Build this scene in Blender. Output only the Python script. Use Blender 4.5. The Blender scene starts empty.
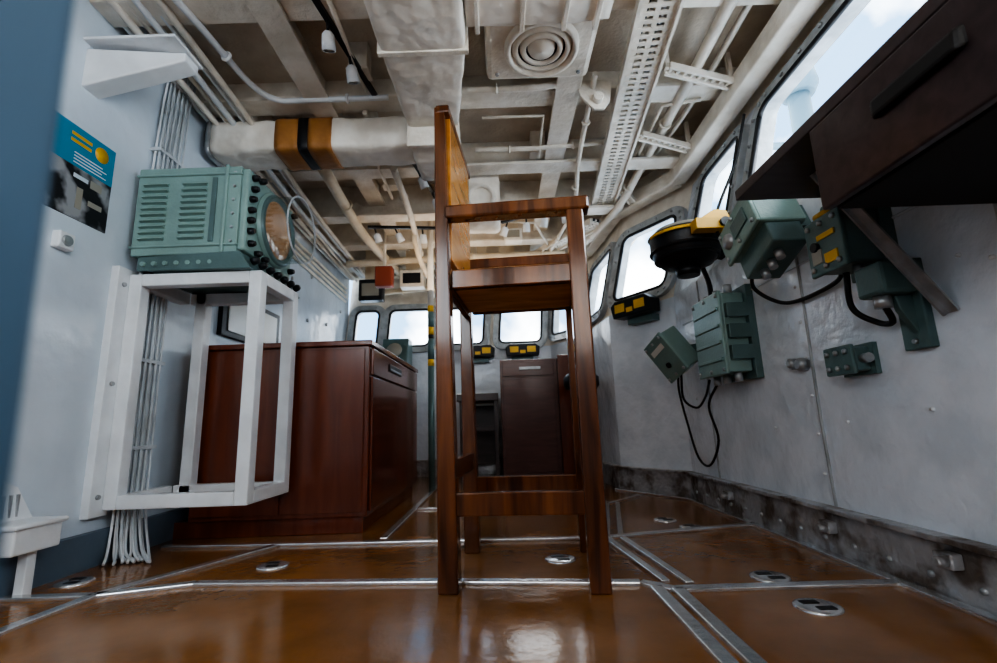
import bpy, bmesh, math, random
from mathutils import Vector, Matrix
random.seed(4)
S=bpy.context.scene
COL=S.collection
try: S.view_settings.look='AgX - High Contrast'
except Exception: pass

# ---------------------------------------------------------------- materials
MATS={}
def mat(name,c,rough=.5,metal=0,bump=0,bscale=40,var=.0,vscale=6,c2=None,coat=0,emit=0,spec=.5,detail=4,b2=0,b2scale=4,pos=(.35,.65)):
    if name in MATS: return MATS[name]
    m=bpy.data.materials.new(name); m.use_nodes=True
    n=m.node_tree.nodes; l=m.node_tree.links
    b=n['Principled BSDF']
    b.inputs['Roughness'].default_value=rough
    b.inputs['Metallic'].default_value=metal
    b.inputs['Specular IOR Level'].default_value=spec
    b.inputs['Coat Weight'].default_value=coat
    b.inputs['Coat Roughness'].default_value=.12
    tc=n.new('ShaderNodeTexCoord')
    if c2 is None: c2=tuple(x*(1-var) for x in c)
    nz=n.new('ShaderNodeTexNoise'); nz.inputs['Scale'].default_value=vscale; nz.inputs['Detail'].default_value=detail
    l.new(tc.outputs['Object'],nz.inputs['Vector'])
    r=n.new('ShaderNodeValToRGB'); r.color_ramp.elements[0].position=pos[0]; r.color_ramp.elements[1].position=pos[1]
    r.color_ramp.elements[0].color=(*c2,1); r.color_ramp.elements[1].color=(*c,1)
    l.new(nz.outputs['Fac'],r.inputs['Fac']); l.new(r.outputs['Color'],b.inputs['Base Color'])
    if bump:
        n2=n.new('ShaderNodeTexNoise'); n2.inputs['Scale'].default_value=bscale; n2.inputs['Detail'].default_value=3
        l.new(tc.outputs['Object'],n2.inputs['Vector'])
        bp=n.new('ShaderNodeBump'); bp.inputs['Strength'].default_value=bump; bp.inputs['Distance'].default_value=.01
        l.new(n2.outputs['Fac'],bp.inputs['Height'])
        if b2:
            n3=n.new('ShaderNodeTexNoise'); n3.inputs['Scale'].default_value=b2scale; n3.inputs['Detail'].default_value=2
            l.new(tc.outputs['Object'],n3.inputs['Vector'])
            bp2=n.new('ShaderNodeBump'); bp2.inputs['Strength'].default_value=b2; bp2.inputs['Distance'].default_value=.05
            l.new(n3.outputs['Fac'],bp2.inputs['Height']); l.new(bp.outputs['Normal'],bp2.inputs['Normal']); l.new(bp2.outputs['Normal'],b.inputs['Normal'])
        else: l.new(bp.outputs['Normal'],b.inputs['Normal'])
    if emit:
        b.inputs['Emission Color'].default_value=(*c,1); b.inputs['Emission Strength'].default_value=emit
    MATS[name]=m; return m
def wood(name,c1,c2,rough=.3,scale=(30,30,2.5),coat=.3):
    m=bpy.data.materials.new(name); m.use_nodes=True
    n=m.node_tree.nodes; l=m.node_tree.links; b=n['Principled BSDF']
    b.inputs['Roughness'].default_value=rough; b.inputs['Coat Weight'].default_value=coat; b.inputs['Coat Roughness'].default_value=.12
    tc=n.new('ShaderNodeTexCoord'); mp=n.new('ShaderNodeMapping'); mp.inputs['Scale'].default_value=scale
    nz=n.new('ShaderNodeTexNoise'); nz.inputs['Scale'].default_value=1.5; nz.inputs['Detail'].default_value=7; nz.inputs['Distortion'].default_value=.6
    r=n.new('ShaderNodeValToRGB'); r.color_ramp.elements[0].position=.32; r.color_ramp.elements[1].position=.72
    r.color_ramp.elements[0].color=(*c1,1); r.color_ramp.elements[1].color=(*c2,1)
    l.new(tc.outputs['Object'],mp.inputs['Vector']); l.new(mp.outputs['Vector'],nz.inputs['Vector'])
    l.new(nz.outputs['Fac'],r.inputs['Fac']); l.new(r.outputs['Color'],b.inputs['Base Color'])
    bp=n.new('ShaderNodeBump'); bp.inputs['Strength'].default_value=.12; bp.inputs['Distance'].default_value=.003
    l.new(nz.outputs['Fac'],bp.inputs['Height']); l.new(bp.outputs['Normal'],b.inputs['Normal'])
    MATS[name]=m; return m

M_wallR=mat('painted_steel_wall',(.82,.87,.94),.16,0,.3,38,c2=(.72,.78,.85),vscale=5,b2=.28,b2scale=7,detail=9,pos=(.40,.56))
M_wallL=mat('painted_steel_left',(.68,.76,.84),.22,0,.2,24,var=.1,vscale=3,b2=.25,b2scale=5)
M_ceil=mat('ceiling_paint',(.78,.69,.58),.38,0,.5,50,c2=(.62,.53,.43),vscale=5,detail=6)
M_cream=mat('cream_paint',(.90,.85,.77),.33,0,.5,35,c2=(.72,.66,.57),vscale=8,detail=6)
M_creamw=mat('warm_cream_paint',(.80,.70,.55),.45,0,.3,45,c2=(.66,.55,.41),vscale=7,detail=6)
M_cone=mat('speaker_cone_paint',(.78,.72,.63),.4)
M_white=mat('white_paint',(.82,.85,.88),.33,0,.15,40,var=.12,vscale=8)
M_greyc=mat('grey_cable_paint',(.62,.66,.70),.4,0,.2,50,var=.25,vscale=12)
M_frame=mat('window_frame_paint',(.50,.53,.55),.35,.1,.3,40,var=.3,vscale=12)
M_lag=mat('lagging_cloth',(.92,.88,.81),.65,0,.6,12,c2=(.74,.68,.60),vscale=6,detail=6,b2=.6,b2scale=7)
M_orange=mat('tan_band_paint',(.45,.21,.065),.5,0,.5,20,c2=(.30,.13,.04),b2=.3,b2scale=8)
M_black=mat('black_rubber',(.012,.012,.014),.45)
M_blackm=mat('black_metal',(.02,.022,.026),.35,.3,.1,60)
M_alu=mat('aluminium_strip',(.80,.81,.83),.22,.8,.1,60,var=.15,vscale=20)
M_rust=mat('worn_baseboard',(.50,.51,.53),.28,.3,.8,26,c2=(.19,.16,.14),vscale=10,detail=10,b2=.5,b2scale=14,pos=(.38,.54))
M_blue=mat('blue_grey_base',(.16,.22,.29),.4,0,.2,20,var=.2)
M_green=mat('teal_equipment_enamel',(.27,.40,.375),.36,.05,.15,80,var=.12,vscale=8)
M_greend=mat('dark_teal_enamel',(.13,.21,.21),.36,.05,.12,80,var=.2,vscale=8)
M_yel=mat('yellow_enamel',(.80,.47,.04),.4,0,.1,50,var=.2)
M_red=mat('red_enamel',(.28,.055,.025),.4)
M_steel=mat('steel',(.50,.52,.54),.32,.6,.1,60,var=.3,vscale=20)
M_lens=mat('lamp_lens',(.85,.85,.8),.2)
M_dial=mat('dial_face',(.35,.33,.28),.3)
M_screen=mat('amber_scope_glass',(.62,.33,.17),.12,0,c2=(.36,.19,.10),vscale=7,coat=.8,emit=.06)
M_floor=mat('brown_linoleum',(.37,.165,.050),.17,0,.10,34,c2=(.25,.110,.032),vscale=4,coat=.25,detail=10,b2=.02,b2scale=3)
M_chair=wood('dark_varnished_wood',(.060,.019,.008),(.25,.085,.027),.17,scale=(16,16,1.6),coat=.5)
M_ply=wood('golden_plywood',(.40,.16,.03),(.60,.29,.08),.25,scale=(3,3,14))
M_seat=wood('lightened_seat_wood',(.55,.25,.07),(.85,.52,.22),.35,scale=(4,14,14))  # wood colour lightened so the shaded underside of the seat shows
M_mah=wood('mahogany_panel',(.14,.036,.017),(.22,.060,.027),.2,scale=(12,12,1.5),coat=.5)
M_desk=wood('dark_desk_laminate',(.042,.028,.030),(.072,.048,.050),.30,scale=(3,20,20))
M_deskf=wood('far_cabinet_laminate',(.10,.035,.028),(.16,.06,.045),.3,scale=(3,20,20))
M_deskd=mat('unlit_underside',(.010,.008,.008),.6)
M_hull=mat('pillar_paint',(.10,.18,.27),.5,0,.1,20,var=.1)
M_mast=mat('mast_paint',(.16,.25,.30),.5)
M_postb=mat('poster_blue',(.03,.27,.44),.4)
M_postk=mat('poster_dark_photo',(.34,.35,.37),.4,0,c2=(.015,.015,.02),vscale=11,detail=3,pos=(.45,.6))
def glassm(name,tint,fac):
    m=bpy.data.materials.new(name); m.use_nodes=True
    n=m.node_tree.nodes; l=m.node_tree.links; n.clear()
    o=n.new('ShaderNodeOutputMaterial'); mx=n.new('ShaderNodeMixShader'); t=n.new('ShaderNodeBsdfTransparent'); g=n.new('ShaderNodeBsdfGlossy')
    t.inputs['Color'].default_value=(*tint,1); g.inputs['Roughness'].default_value=.08; mx.inputs[0].default_value=fac
    l.new(t.outputs[0],mx.inputs[1]); l.new(g.outputs[0],mx.inputs[2]); l.new(mx.outputs[0],o.inputs['Surface']); return m
M_glass=glassm('window_glass',(.93,.96,.97),.06)
M_acryl=glassm('clear_acrylic',(.86,.90,.90),.14)

# ---------------------------------------------------------------- geometry builder
def catmull(pts,n=8):
    pts=[Vector(p) for p in pts]
    if len(pts)<3: return pts
    out=[]; P=[pts[0]*2-pts[1]]+pts+[pts[-1]*2-pts[-2]]
    for i in range(1,len(P)-2):
        a,b,c,d=P[i-1:i+3]
        for k in range(n):
            t=k/n
            out.append(.5*((2*b)+(c-a)*t+(2*a-5*b+4*c-d)*t*t+(3*b-a-3*c+d)*t**3))
    out.append(pts[-1]); return out
class G:
    def __init__(s): s.bm=bmesh.new(); s.m=[]
    def _mi(s,m):
        if m not in s.m: s.m.append(m)
        return s.m.index(m)
    def _fin(s,fs,m,smooth=False):
        i=s._mi(m)
        for f in fs: f.material_index=i; f.smooth=smooth
    def box(s,x0,x1,y0,y1,z0,z1,m,R=None):
        c=[(x0,y0,z0),(x1,y0,z0),(x1,y1,z0),(x0,y1,z0),(x0,y0,z1),(x1,y0,z1),(x1,y1,z1),(x0,y1,z1)]
        v=[s.bm.verts.new(R@Vector(p) if R else p) for p in c]
        fs=[s.bm.faces.new([v[i] for i in q]) for q in ((3,2,1,0),(4,5,6,7),(0,1,5,4),(1,2,6,5),(2,3,7,6),(3,0,4,7))]
        s._fin(fs,m); return s
    def hexa(s,pts,m):
        v=[s.bm.verts.new(p) for p in pts]
        fs=[s.bm.faces.new([v[i] for i in q]) for q in ((3,2,1,0),(4,5,6,7),(0,1,5,4),(1,2,6,5),(2,3,7,6),(3,0,4,7))]
        s._fin(fs,m); return s
    def bar(s,p0,p1,w,h,m,up=(0,0,1)):
        p0=Vector(p0);p1=Vector(p1); d=(p1-p0).normalized(); u=Vector(up)
        r=d.cross(u)
        if r.length<1e-4: r=d.cross(Vector((0,1,0)))
        r.normalize(); u=r.cross(d)
        r*=w/2; u*=h/2
        return s.hexa([p0-r-u,p0+r-u,p1+r-u,p1-r-u,p0-r+u,p0+r+u,p1+r+u,p1-r+u],m)
    def prism(s,pts,ext,m):
        e=Vector(ext); a=[s.bm.verts.new(p) for p in pts]; b=[s.bm.verts.new(Vector(p)+e) for p in pts]
        n=len(pts); fs=[s.bm.faces.new(a[::-1]),s.bm.faces.new(b)]
        for i in range(n): fs.append(s.bm.faces.new([a[i],a[(i+1)%n],b[(i+1)%n],b[i]]))
        s._fin(fs,m); return s
    def tube(s,pts,r,m,seg=8,curve=True,sm=True,n=7):
        P=catmull(pts,n) if curve and len(pts)>2 else [Vector(p) for p in pts]
        rings=[]; prev=None
        for i,p in enumerate(P):
            d=(P[min(i+1,len(P)-1)]-P[max(i-1,0)]).normalized()
            if prev is None:
                u=d.cross(Vector((0,0,1)))
                if u.length<.1: u=d.cross(Vector((0,1,0)))
            else: u=prev-d*prev.dot(d)
            u.normalize(); prev=u; w=d.cross(u)
            rr=r[i] if isinstance(r,list) else r
            rings.append([s.bm.verts.new(p+(u*math.cos(2*math.pi*k/seg)+w*math.sin(2*math.pi*k/seg))*rr) for k in range(seg)])
        fs=[]
        for a,b in zip(rings,rings[1:]):
            for k in range(seg): fs.append(s.bm.faces.new([a[k],a[(k+1)%seg],b[(k+1)%seg],b[k]]))
        s._fin(fs,m,sm)
        s._fin([s.bm.faces.new(rings[0][::-1]),s.bm.faces.new(rings[-1])],m)
        return s
    def cyl(s,p0,p1,r,m,seg=20): return s.tube([p0,p1],r,m,seg,False)
    def lathe(s,prof,org,axis,m,seg=28,caps=True):
        org=Vector(org); ax=Vector(axis).normalized(); u=ax.cross(Vector((0,0,1)))
        if u.length<.1: u=Vector((1,0,0))
        u.normalize(); w=ax.cross(u)
        rings=[[s.bm.verts.new(org+ax*h+(u*math.cos(2*math.pi*k/seg)+w*math.sin(2*math.pi*k/seg))*r) for k in range(seg)] for r,h in prof]
        fs=[]
        for a,b in zip(rings,rings[1:]):
            for k in range(seg): fs.append(s.bm.faces.new([a[k],a[(k+1)%seg],b[(k+1)%seg],b[k]]))
        s._fin(fs,m,True)
        if caps: s._fin([s.bm.faces.new(rings[0][::-1]),s.bm.faces.new(rings[-1])],m)
        return s
    def torus(s,c,ax,R,r,m,seg=32,k=8):
        return s.lathe([(R+r*math.cos(2*math.pi*i/k),r*math.sin(2*math.pi*i/k)) for i in range(k+1)],c,ax,m,seg,False)
    def holed(s,outer,holes,fn,m):
        es=[]
        for loop in [outer]+holes:
            vs=[s.bm.verts.new((u,v,0)) for u,v in loop]
            es+=[s.bm.edges.new((vs[i],vs[(i+1)%len(vs)])) for i in range(len(vs))]
        r=bmesh.ops.triangle_fill(s.bm,edges=es,use_beauty=True)
        fs=[g for g in r['geom'] if isinstance(g,bmesh.types.BMFace)]
        vs={v for f in fs for v in f.verts}
        for v in vs: v.co=fn(v.co.x,v.co.y)
        s._fin(fs,m); return s
    def obj(s,name,parent=None,bevel=0,loc=None,rot=None,**kw):
        bmesh.ops.recalc_face_normals(s.bm,faces=s.bm.faces[:])
        me=bpy.data.meshes.new(name); s.bm.to_mesh(me); s.bm.free()
        for m in s.m: me.materials.append(m)
        o=bpy.data.objects.new(name,me); COL.objects.link(o)
        if parent: o.parent=parent
        if loc: o.location=loc
        if rot: o.rotation_euler=rot
        if bevel:
            b=o.modifiers.new('bevel','BEVEL'); b.width=bevel; b.segments=2; b.limit_method='ANGLE'; b.angle_limit=.7
        for k,v in kw.items(): o[k]=v
        return o
def root(name,loc,label,category,rotz=0,group=None,rot=None):
    e=bpy.data.objects.new(name,None); e.empty_display_size=.1; e.location=loc
    e.rotation_euler=rot if rot else (0,0,rotz)
    COL.objects.link(e); e['label']=label; e['category']=category
    if group: e['group']=group
    return e
def struct(o): o['kind']='structure'; return o
def rrect(u0,u1,v0,v1,r,n=5):
    out=[]
    for cx,cy,a0 in ((u1-r,v1-r,0),(u0+r,v1-r,90),(u0+r,v0+r,180),(u1-r,v0+r,270)):
        for k in range(n+1):
            a=math.radians(a0+90*k/n); out.append((cx+r*math.cos(a),cy+r*math.sin(a)))
    return out

# ---------------------------------------------------------------- setting
YF=4.5
struct(G().box(-1.6,1.2,-1.6,YF+.1,-.05,0,M_floor).obj('floor'))
struct(G().box(-1.6,1.4,-1.6,YF+.25,2.2,2.26,M_ceil).obj('ceiling'))
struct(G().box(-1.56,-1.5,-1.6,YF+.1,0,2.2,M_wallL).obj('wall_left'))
struct(G().box(-1.6,1.4,-1.66,-1.6,0,2.2,M_wallR).obj('wall_back'))
WB=[(1.08,-1.6),(1.08,2.80),(.79,3.28),(.73,4.1),(.5,YF),(-1.5,YF)]
WT=[(1.31,-1.6),(1.31,2.86),(.99,3.38),(.92,4.2),(.58,YF+.2),(-1.5,YF+.2)]
ZB,ZT=1.18,1.95
names=['right','chamfer','forward_right','corner','front']
holes_spec={0:[(.25,1.15),(1.35,2.35),(1.6+.92,1.6+1.92),(1.6+2.08,1.6+2.55)],1:[(.04,.52)],2:[(.1,.70)],3:[(.04,.42)],4:[(.08,.52),(.64,1.06),(1.16,1.60),(1.67,1.93)]}
wn=1; tn=1
for i in range(5):
    b0,b1=Vector((*WB[i],0)),Vector((*WB[i+1],0)); t0,t1=Vector((*WT[i],0)),Vector((*WT[i+1],0))
    L=(b1-b0).length
    g=G(); up=Vector((0,0,1))
    vs=[b0,b1,b1+up*ZB,b0+up*ZB]; n=(b1-b0).normalized().cross(up)
    g.prism(vs,n*.05,M_wallR)
    def fn(u,v,off=0,b0=b0,b1=b1,t0=t0,t1=t1,L=L,n=n):
        f=u/L; k=(v-ZB)/(ZT-ZB)
        p=(b0.lerp(b1,f)).lerp(t0.lerp(t1,f),k)
        return Vector((p.x,p.y,v))+n*off
    hs=[(u0,u1,(1.33 if i==0 else 1.25 if i<4 else 1.20),(1.86 if i==0 else 1.78 if i<4 else 1.62)) for u0,u1 in holes_spec[i]]
    loops=[rrect(u0,u1,v0,v1,.07) for u0,u1,v0,v1 in hs]
    g.holed([(0,ZB),(L,ZB),(L,ZT),(0,ZT)],loops,lambda u,v:fn(u,v),M_cream if i else M_wallR)
    a,c=fn(0,ZT),fn(L,ZT)
    g.prism([a,c,c+up*.27,a+up*.27],n*.05,M_cream)
    struct(g.obj('wall_'+names[i]))
    for (u0,u1,v0,v1) in hs:
        g=G()
        lo=rrect(u0-.045,u1+.045,v0-.045,v1+.045,.105); li=rrect(u0+.018,u1-.018,v0+.018,v1-.018,.055)
        N=len(lo)
        A=[g.bm.verts.new(fn(u,v,-.04)) for u,v in lo]; B=[g.bm.verts.new(fn(u,v,-.035)) for u,v in li]
        A2=[g.bm.verts.new(fn(u,v,.01)) for u,v in lo]; B2=[g.bm.verts.new(fn(u,v,.05)) for u,v in li]
        fs=[]
        for k in range(N):
            j=(k+1)%N
            fs+= [g.bm.faces.new([A[k],A[j],B[j],B[k]]),g.bm.faces.new([A2[k],A2[j],A[j],A[k]]),g.bm.faces.new([B[k],B[j],B2[j],B2[k]])]
        g._fin(fs,M_frame)
        g.tube([fn(u,v,-.03) for u,v in li]+[fn(*li[0],-.03)],.013,M_black,6,False)
        mid=rrect(u0-.018,u1+.018,v0-.018,v1+.018,.08)
        for k in range(N):
            u,v=mid[k]; v_,u_=mid[(k+1)%N][1],mid[(k+1)%N][0]
            nb=max(1,int(math.hypot(u_-u,v_-v)/.11))
            if k%3 and nb==1: continue
            for q in range(nb): g.lathe([(.010,0),(.008,.010)],fn(u+(u_-u)*q/nb,v+(v_-v)*q/nb,-.038),-n,M_steel,8)
        w=struct(g.obj('window_%d'%wn))
        g=G(); fs=[g.bm.faces.new([g.bm.verts.new(fn(u,v,.02)) for u,v in li])]; g._fin(fs,M_glass)
        p=g.obj('glass_pane',w); wn+=1
    bi=-n
    g=G(); g.prism([b0,b1,b1+up*.135,b0+up*.135],bi*.025,M_rust)
    g.prism([b0+up*.135,b1+up*.135,b1+up*.15,b0+up*.15],bi*.045,M_rust)
    struct(g.obj('baseboard_'+names[i],bevel=.003))
struct(G().box(-1.5,-1.47,-1.6,YF,0,.12,M_blue).obj('baseboard_left'))

def trim(g,bevel=0):
    global tn
    o=struct(g.obj('trim_%d'%tn,bevel=bevel)); tn+=1; return o
def strip(pts,w=.032):
    g=G()
    for a,b in zip(pts,pts[1:]): g.bar((*a,.005),(*b,.005),w,.012,M_alu)
    trim(g,.003)
strip([(-1.21,-1.5),(-1.21,1.26),(-1.19,1.47)])
strip([(-1.46,1.47),(-1.19,1.47),(-.95,1.55),(-.2,1.49),(.37,1.42),(.44,1.36),(1.04,1.35)])
strip([(-1.19,1.47),(-.92,2.0)]); strip([(-1.4,2.05),(-.92,2.02),(.38,1.95),(1.04,2.09)])
strip([(.44,1.42),(.39,1.93)],.026); strip([(.50,1.40),(.45,1.93)],.026); strip([(.39,1.95),(.56,2.72),(.45,4.2)]); strip([(.45,1.97),(.62,2.72)],.024)
strip([(.56,2.70),(.80,2.95)],.024)
strip([(.40,1.38),(.40,-1.0)],.034); strip([(.45,1.36),(.45,-1.0)],.034)
strip([(1.035,-1.5),(1.035,2.75),(.74,3.25)]); strip([(-.5,2.05),(-.5,4.4)]); strip([(-.48,2.75),(.5,2.7)])
def deckdisc(x,y,lab="round steel tie-down plate recessed in the brown deck"):
    e=root('deck_socket',(x,y,0),lab,'deck fitting',group='deck tie-down sockets')
    g=G(); g.lathe([(.052,0),(.052,.004),(.046,.006),(.0,.006)],(0,0,0),(0,0,1),M_alu,24,False); g.obj('cover_plate',e)
    G().box(-.012,.028,-.030,-.010,.006,.0075,M_black).obj('slot',e); G().box(-.028,.012,.010,.030,.006,.0075,M_black).obj('slot',e)
for x,y in ((.18,1.69),(-.8,1.73),(.74,1.44),(.73,1.22),(.78,2.09),(-1.38,1.62),(.72,2.25)): deckdisc(x,y)

for y in (.4,1.0,1.55,2.12,2.7,3.2,3.75,4.3):
    zb=2.08 if y<2.6 else 2.03 if y<3 else 1.96
    xr=1.3 if y<2.8 else .93
    g=G(); g.box(-1.5,xr,y-.014,y+.014,zb,2.2,M_cream); g.box(-1.5,xr,y-.06,y+.06,zb-.016,zb+.004,M_cream)
    for x in (-1.2,-.5,.1,.6):
        g.prism([(x,y+.012,2.2),(x,y+.012,zb+.02),(x,y+.10,2.2)],(.012,0,0),M_cream)
    trim(g,.003)
for x in (-.85,.38):
    g=G(); g.box(x-.012,x+.012,-1.5,YF,2.055,2.2,M_cream); g.box(x-.06,x+.06,-1.5,YF,2.04,2.058,M_cream); trim(g,.003)
g=G()
PL=[(1.2,-1.6),(1.2,2.84),(.91,3.34),(.84,4.15),(.5,YF+.05),(-1.5,YF+.08)]
for a,b in zip(PL,PL[1:]):
    g.bar((*a,1.99),(*b,1.99),.10,.10,M_cream)
trim(g,.01)

# ---------------------------------------------------------------- chair
ch=root('tall_chair',(.065,1.60,0),"tall dark varnished wooden helmsman chair with arms and high back",'chair',rotz=math.radians(-5.5))
w=.205; d=.205
def leg(x,y,z1,lean=0,t0=.055,t1=.05,nm='leg'):
    g=G(); a=t0/2;b=t1/2
    g.hexa([(x-a,y-a,0),(x+a,y-a,0),(x+a,y+a,0),(x-a,y+a,0),(x+lean-b,y-b,z1),(x+lean+b,y-b,z1),(x+lean+b,y+b,z1),(x+lean-b,y+b,z1)],M_chair)
    return g.obj(nm,ch,.005)
leg(-w,-d,1.50,-.012,.058,.036); leg(-w,d,1.50,-.012,.055,.036); leg(w,-d,1.10,0,.058,.052); leg(w,d,1.07)
for y,o in ((-d,0),(d,-.035)):
    G().hexa([(-w-.0,y-.025,1.095+o),(w+.045,y-.032,1.09+o),(w+.045,y+.032,1.09+o),(-w,y+.025,1.095+o),(-w,y-.025,1.14+o),(w+.045,y-.032,1.135+o),(w+.045,y+.032,1.135+o),(-w,y+.025,1.14+o)],M_chair).obj('armrest',ch,.008)
    G().box(-w,w,y-.014,y+.014,.198,.262,M_chair).obj('stretcher',ch,.004)
for x in (-w,w):
    G().box(x-.016,x+.016,-d,d,.29,.35,M_chair).obj('stretcher',ch,.004)
G().box(-w+.02,w-.02,-d-.015,-d+.012,.865,.925,M_chair).obj('seat_rail',ch,.004)
G().box(-w+.02,w-.02,d-.012,d+.012,.88,.925,M_chair).obj('seat_rail',ch,.004)
G().box(-w-.012,-w+.012,-d,d,.865,.925,M_chair).obj('seat_rail',ch,.004)
G().box(w-.012,w+.012,-d,d,.865,.925,M_chair).obj('seat_rail',ch,.004)
G().box(-w+.012,w+.02,-d+.012,d-.012,.885,.935,M_seat).obj('seat',ch,.004)
g=G(); g.box(-w-.004,-w+.018,-d+.015,d-.015,.97,1.475,M_ply,Matrix.Rotation(0,4,'Y')); g.obj('backrest',ch,.003)
g=G(); g.box(-w-.025,-w+.02,-d-.02,d+.02,1.475,1.505,M_chair); g.obj('top_rail',ch,.006)

# ---------------------------------------------------------------- mahogany cabinet
cb=root('mahogany_cabinet',(0,0,0),"long reddish mahogany chest with one wide drawer over a panel",'cabinet')
g=G(); g.box(-1.40,-.61,2.19,3.40,.07,.835,M_mah); g.box(-1.47,-.63,2.205,3.38,0,.07,M_mah); g.obj('body',cb,.003)
G().box(-1.42,-.595,2.17,3.42,.835,.86,M_mah).obj('cabinet_top',cb,.004)
dr=G().box(-.61,-.596,2.215,3.38,.70,.825,M_mah).obj('drawer',cb,.003)
g=G(); g.box(-.598,-.590,2.52,2.82,.748,.788,M_blackm); g.box(-.592,-.586,2.54,2.80,.752,.765,M_steel); g.obj('drawer_handle',dr,.003)
G().box(-.61,-.598,2.215,3.38,.09,.69,M_mah).obj('door',cb,.003)
for a,b in ((-1.39,-1.0),(-.995,-.63)):
    G().box(a,b,2.182,2.19,.09,.82,M_mah).obj('side_panel',cb,.002)

fc=root('dark_cabinet',(0,0,0),"dark red-brown laminate cabinet with a top drawer below windows",'cabinet')
g=G(); g.box(0.0,.48,3.95,4.28,.03,.98,M_deskf); g.box(.48,.575,3.88,4.28,0,1.0,M_mah); g.obj('body',fc,.004)
fd=G().box(.02,.45,3.935,3.95,.84,.96,M_deskf).obj('drawer',fc,.003)
g=G(); g.box(.16,.34,3.92,3.935,.89,.915,M_steel); g.obj('drawer_handle',fd,.003)
G().box(.02,.45,3.935,3.95,.06,.82,M_deskf).obj('door',fc,.003)
fk=root('writing_table',(0,0,0),"small dark table with solid side panels and shelf",'table')
G().box(-.36,-.02,3.85,4.4,.64,.70,M_desk).obj('table_top',fk,.004)
for x in (-.34,-.06): G().box(x,x+.035,3.9,4.4,0,.64,M_desk).obj('leg',fk,.003)
G().box(-.30,-.06,3.95,4.38,.40,.44,M_desk).obj('shelf',fk,.002)
G().box(-.30,-.06,4.36,4.39,.10,.62,M_desk).obj('back_panel',fk,.002)
dd=root('stool',(.60,3.5,0),"round dark padded stool on a steel pedestal",'stool')
G().lathe([(.02,.02),(.11,.0),(.13,.03),(.13,.09),(.10,.12),(.0,.12)],(0,0,.68),(0,0,1),M_blackm).obj('seat',dd)
g=G(); g.cyl((0,0,.02),(0,0,.69),.025,M_steel); g.lathe([(.12,0),(.12,.015),(.03,.04)],(0,0,0),(0,0,1),M_steel); g.obj('pedestal',dd)

# ---------------------------------------------------------------- wall stand
st=root('steel_stand',(0,0,0),"open white painted angle-steel stand bolted to bulkhead",'stand')
X0,X1,Y0,Y1,Z0,Z1=-1.47,-.94,1.80,2.15,.19,1.09
t=.05
for x,y in ((X0+t/2,Y0+t/2),(X1-t/2,Y0+t/2),(X0+.10,Y1-t/2),(X1-t/2,Y1-t/2)):
    G().box(x-t/2,x+t/2,y-t/2,y+t/2,Z0,Z1,M_white).obj('upright',st,.004)
for z in (Z0,Z1-t):
    for y in (Y0,Y1-t): G().box(X0+t,X1-t,y,y+t,z,z+t,M_white).obj('rail',st,.004)
    for x in (X0,X1-t): G().box(x,x+t,Y0+t,Y1-t,z,z+t,M_white).obj('rail',st,.004)
G().box(-1.502,-1.47,1.745,1.83,.17,1.11,M_white).obj('mounting_plate',st,.003)
for z in (.24,.65,1.04):
    G().lathe([(.010,0),(.008,.010)],(-1.472,1.775,z),(1,0,0),M_steel,8).obj('bolt',st)

# ---------------------------------------------------------------- radar
rd=root('radar_display',(-1.24,2.0,1.09),"grey-teal enamelled radar set with louvred side and round amber scope",'radar')
g=G(); g.box(-.225,.20,-.22,.20,.07,.45,M_green); g.box(-.232,.206,-.228,.206,.41,.42,M_green); g.box(-.232,.206,-.228,.206,.10,.11,M_green); g.box(.135,.150,-.229,.206,.07,.455,M_green)
g.obj('housing',rd,.006)
for cx in (-.145,.015):
    g=G()
    for k in range(10):
        z=.135+k*.026
        g.prism([(cx-.05,-.2195,z-.004),(cx-.05,-.235,z+.001),(cx-.05,-.2195,z+.012)],(.10,0,0),M_green)
    g.obj('louvre_column',rd)
g=G(); g.box(.085,.105,-.226,-.219,.12,.40,M_greend); g.obj('side_strap',rd,.002)
for k in range(6): G().lathe([(.007,0),(.005,.006)],(.175,-.22,.12+k*.06),(0,-1,0),M_steel,8).obj('bolt',rd)
g=G(); g.box(.20,.232,-.22,.20,.08,.44,M_green); g.obj('front_panel',rd,.01)
g=G(); g.torus((.235,.02,.26),(1,0,0),.152,.018,M_green,36); g.lathe([(.165,0),(.160,.035),(.142,.040),(.134,.028)],(.22,.02,.26),(1,0,0),M_greend,36); g.obj('scope_bezel',rd)
g=G(); g.lathe([(.136,0),(.12,.008),(.07,.014),(.0,.018)],(.246,.02,.26),(1,0,0),M_screen,36,False); g.obj('scope_screen',rd)
g=G(); g.lathe([(.150,0),(.150,.10)],(.258,.02,.26),(1,0,0),M_acryl,36,False); g.obj('clear_hood',rd)
g=G(); g.torus((.358,.02,.26),(1,0,0),.150,.004,M_greyc,36); g.obj('hood_rim',rd)
for (y,z) in ((-.185,.41),(-.185,.36),(-.195,.31),(-.20,.26),(.185,.41),(.18,.12),(-.185,.12),(-.195,.17),(-.20,.215),(-.13,.425),(-.13,.095),(-.07,.09)): G().lathe([(.014,0),(.014,.015),(.010,.026)],(.232,y,z),(1,0,0),M_blackm,12).obj('knob',rd)
g=G(); g.hexa([(-.20,-.21,.01),(.27,-.23,.0),(.27,.24,.0),(-.20,.2,.01),(-.20,-.21,.07),(.22,-.23,.075),(.22,.24,.075),(-.20,.2,.07)],M_greend); g.obj('control_ledge',rd,.004)
for k in range(7):
    y=-.2+k*.065; G().lathe([(.016,0),(.016,.02),(.009,.03)],(.258,y,.035),(1,0,.4),M_blackm,10).obj('knob',rd)
for k in range(9): G().lathe([(.011,0),(.009,.014)],(-.17+k*.045,-.21,.035),(0,-1,0),M_green,8).obj('ledge_bolt',rd)
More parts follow.
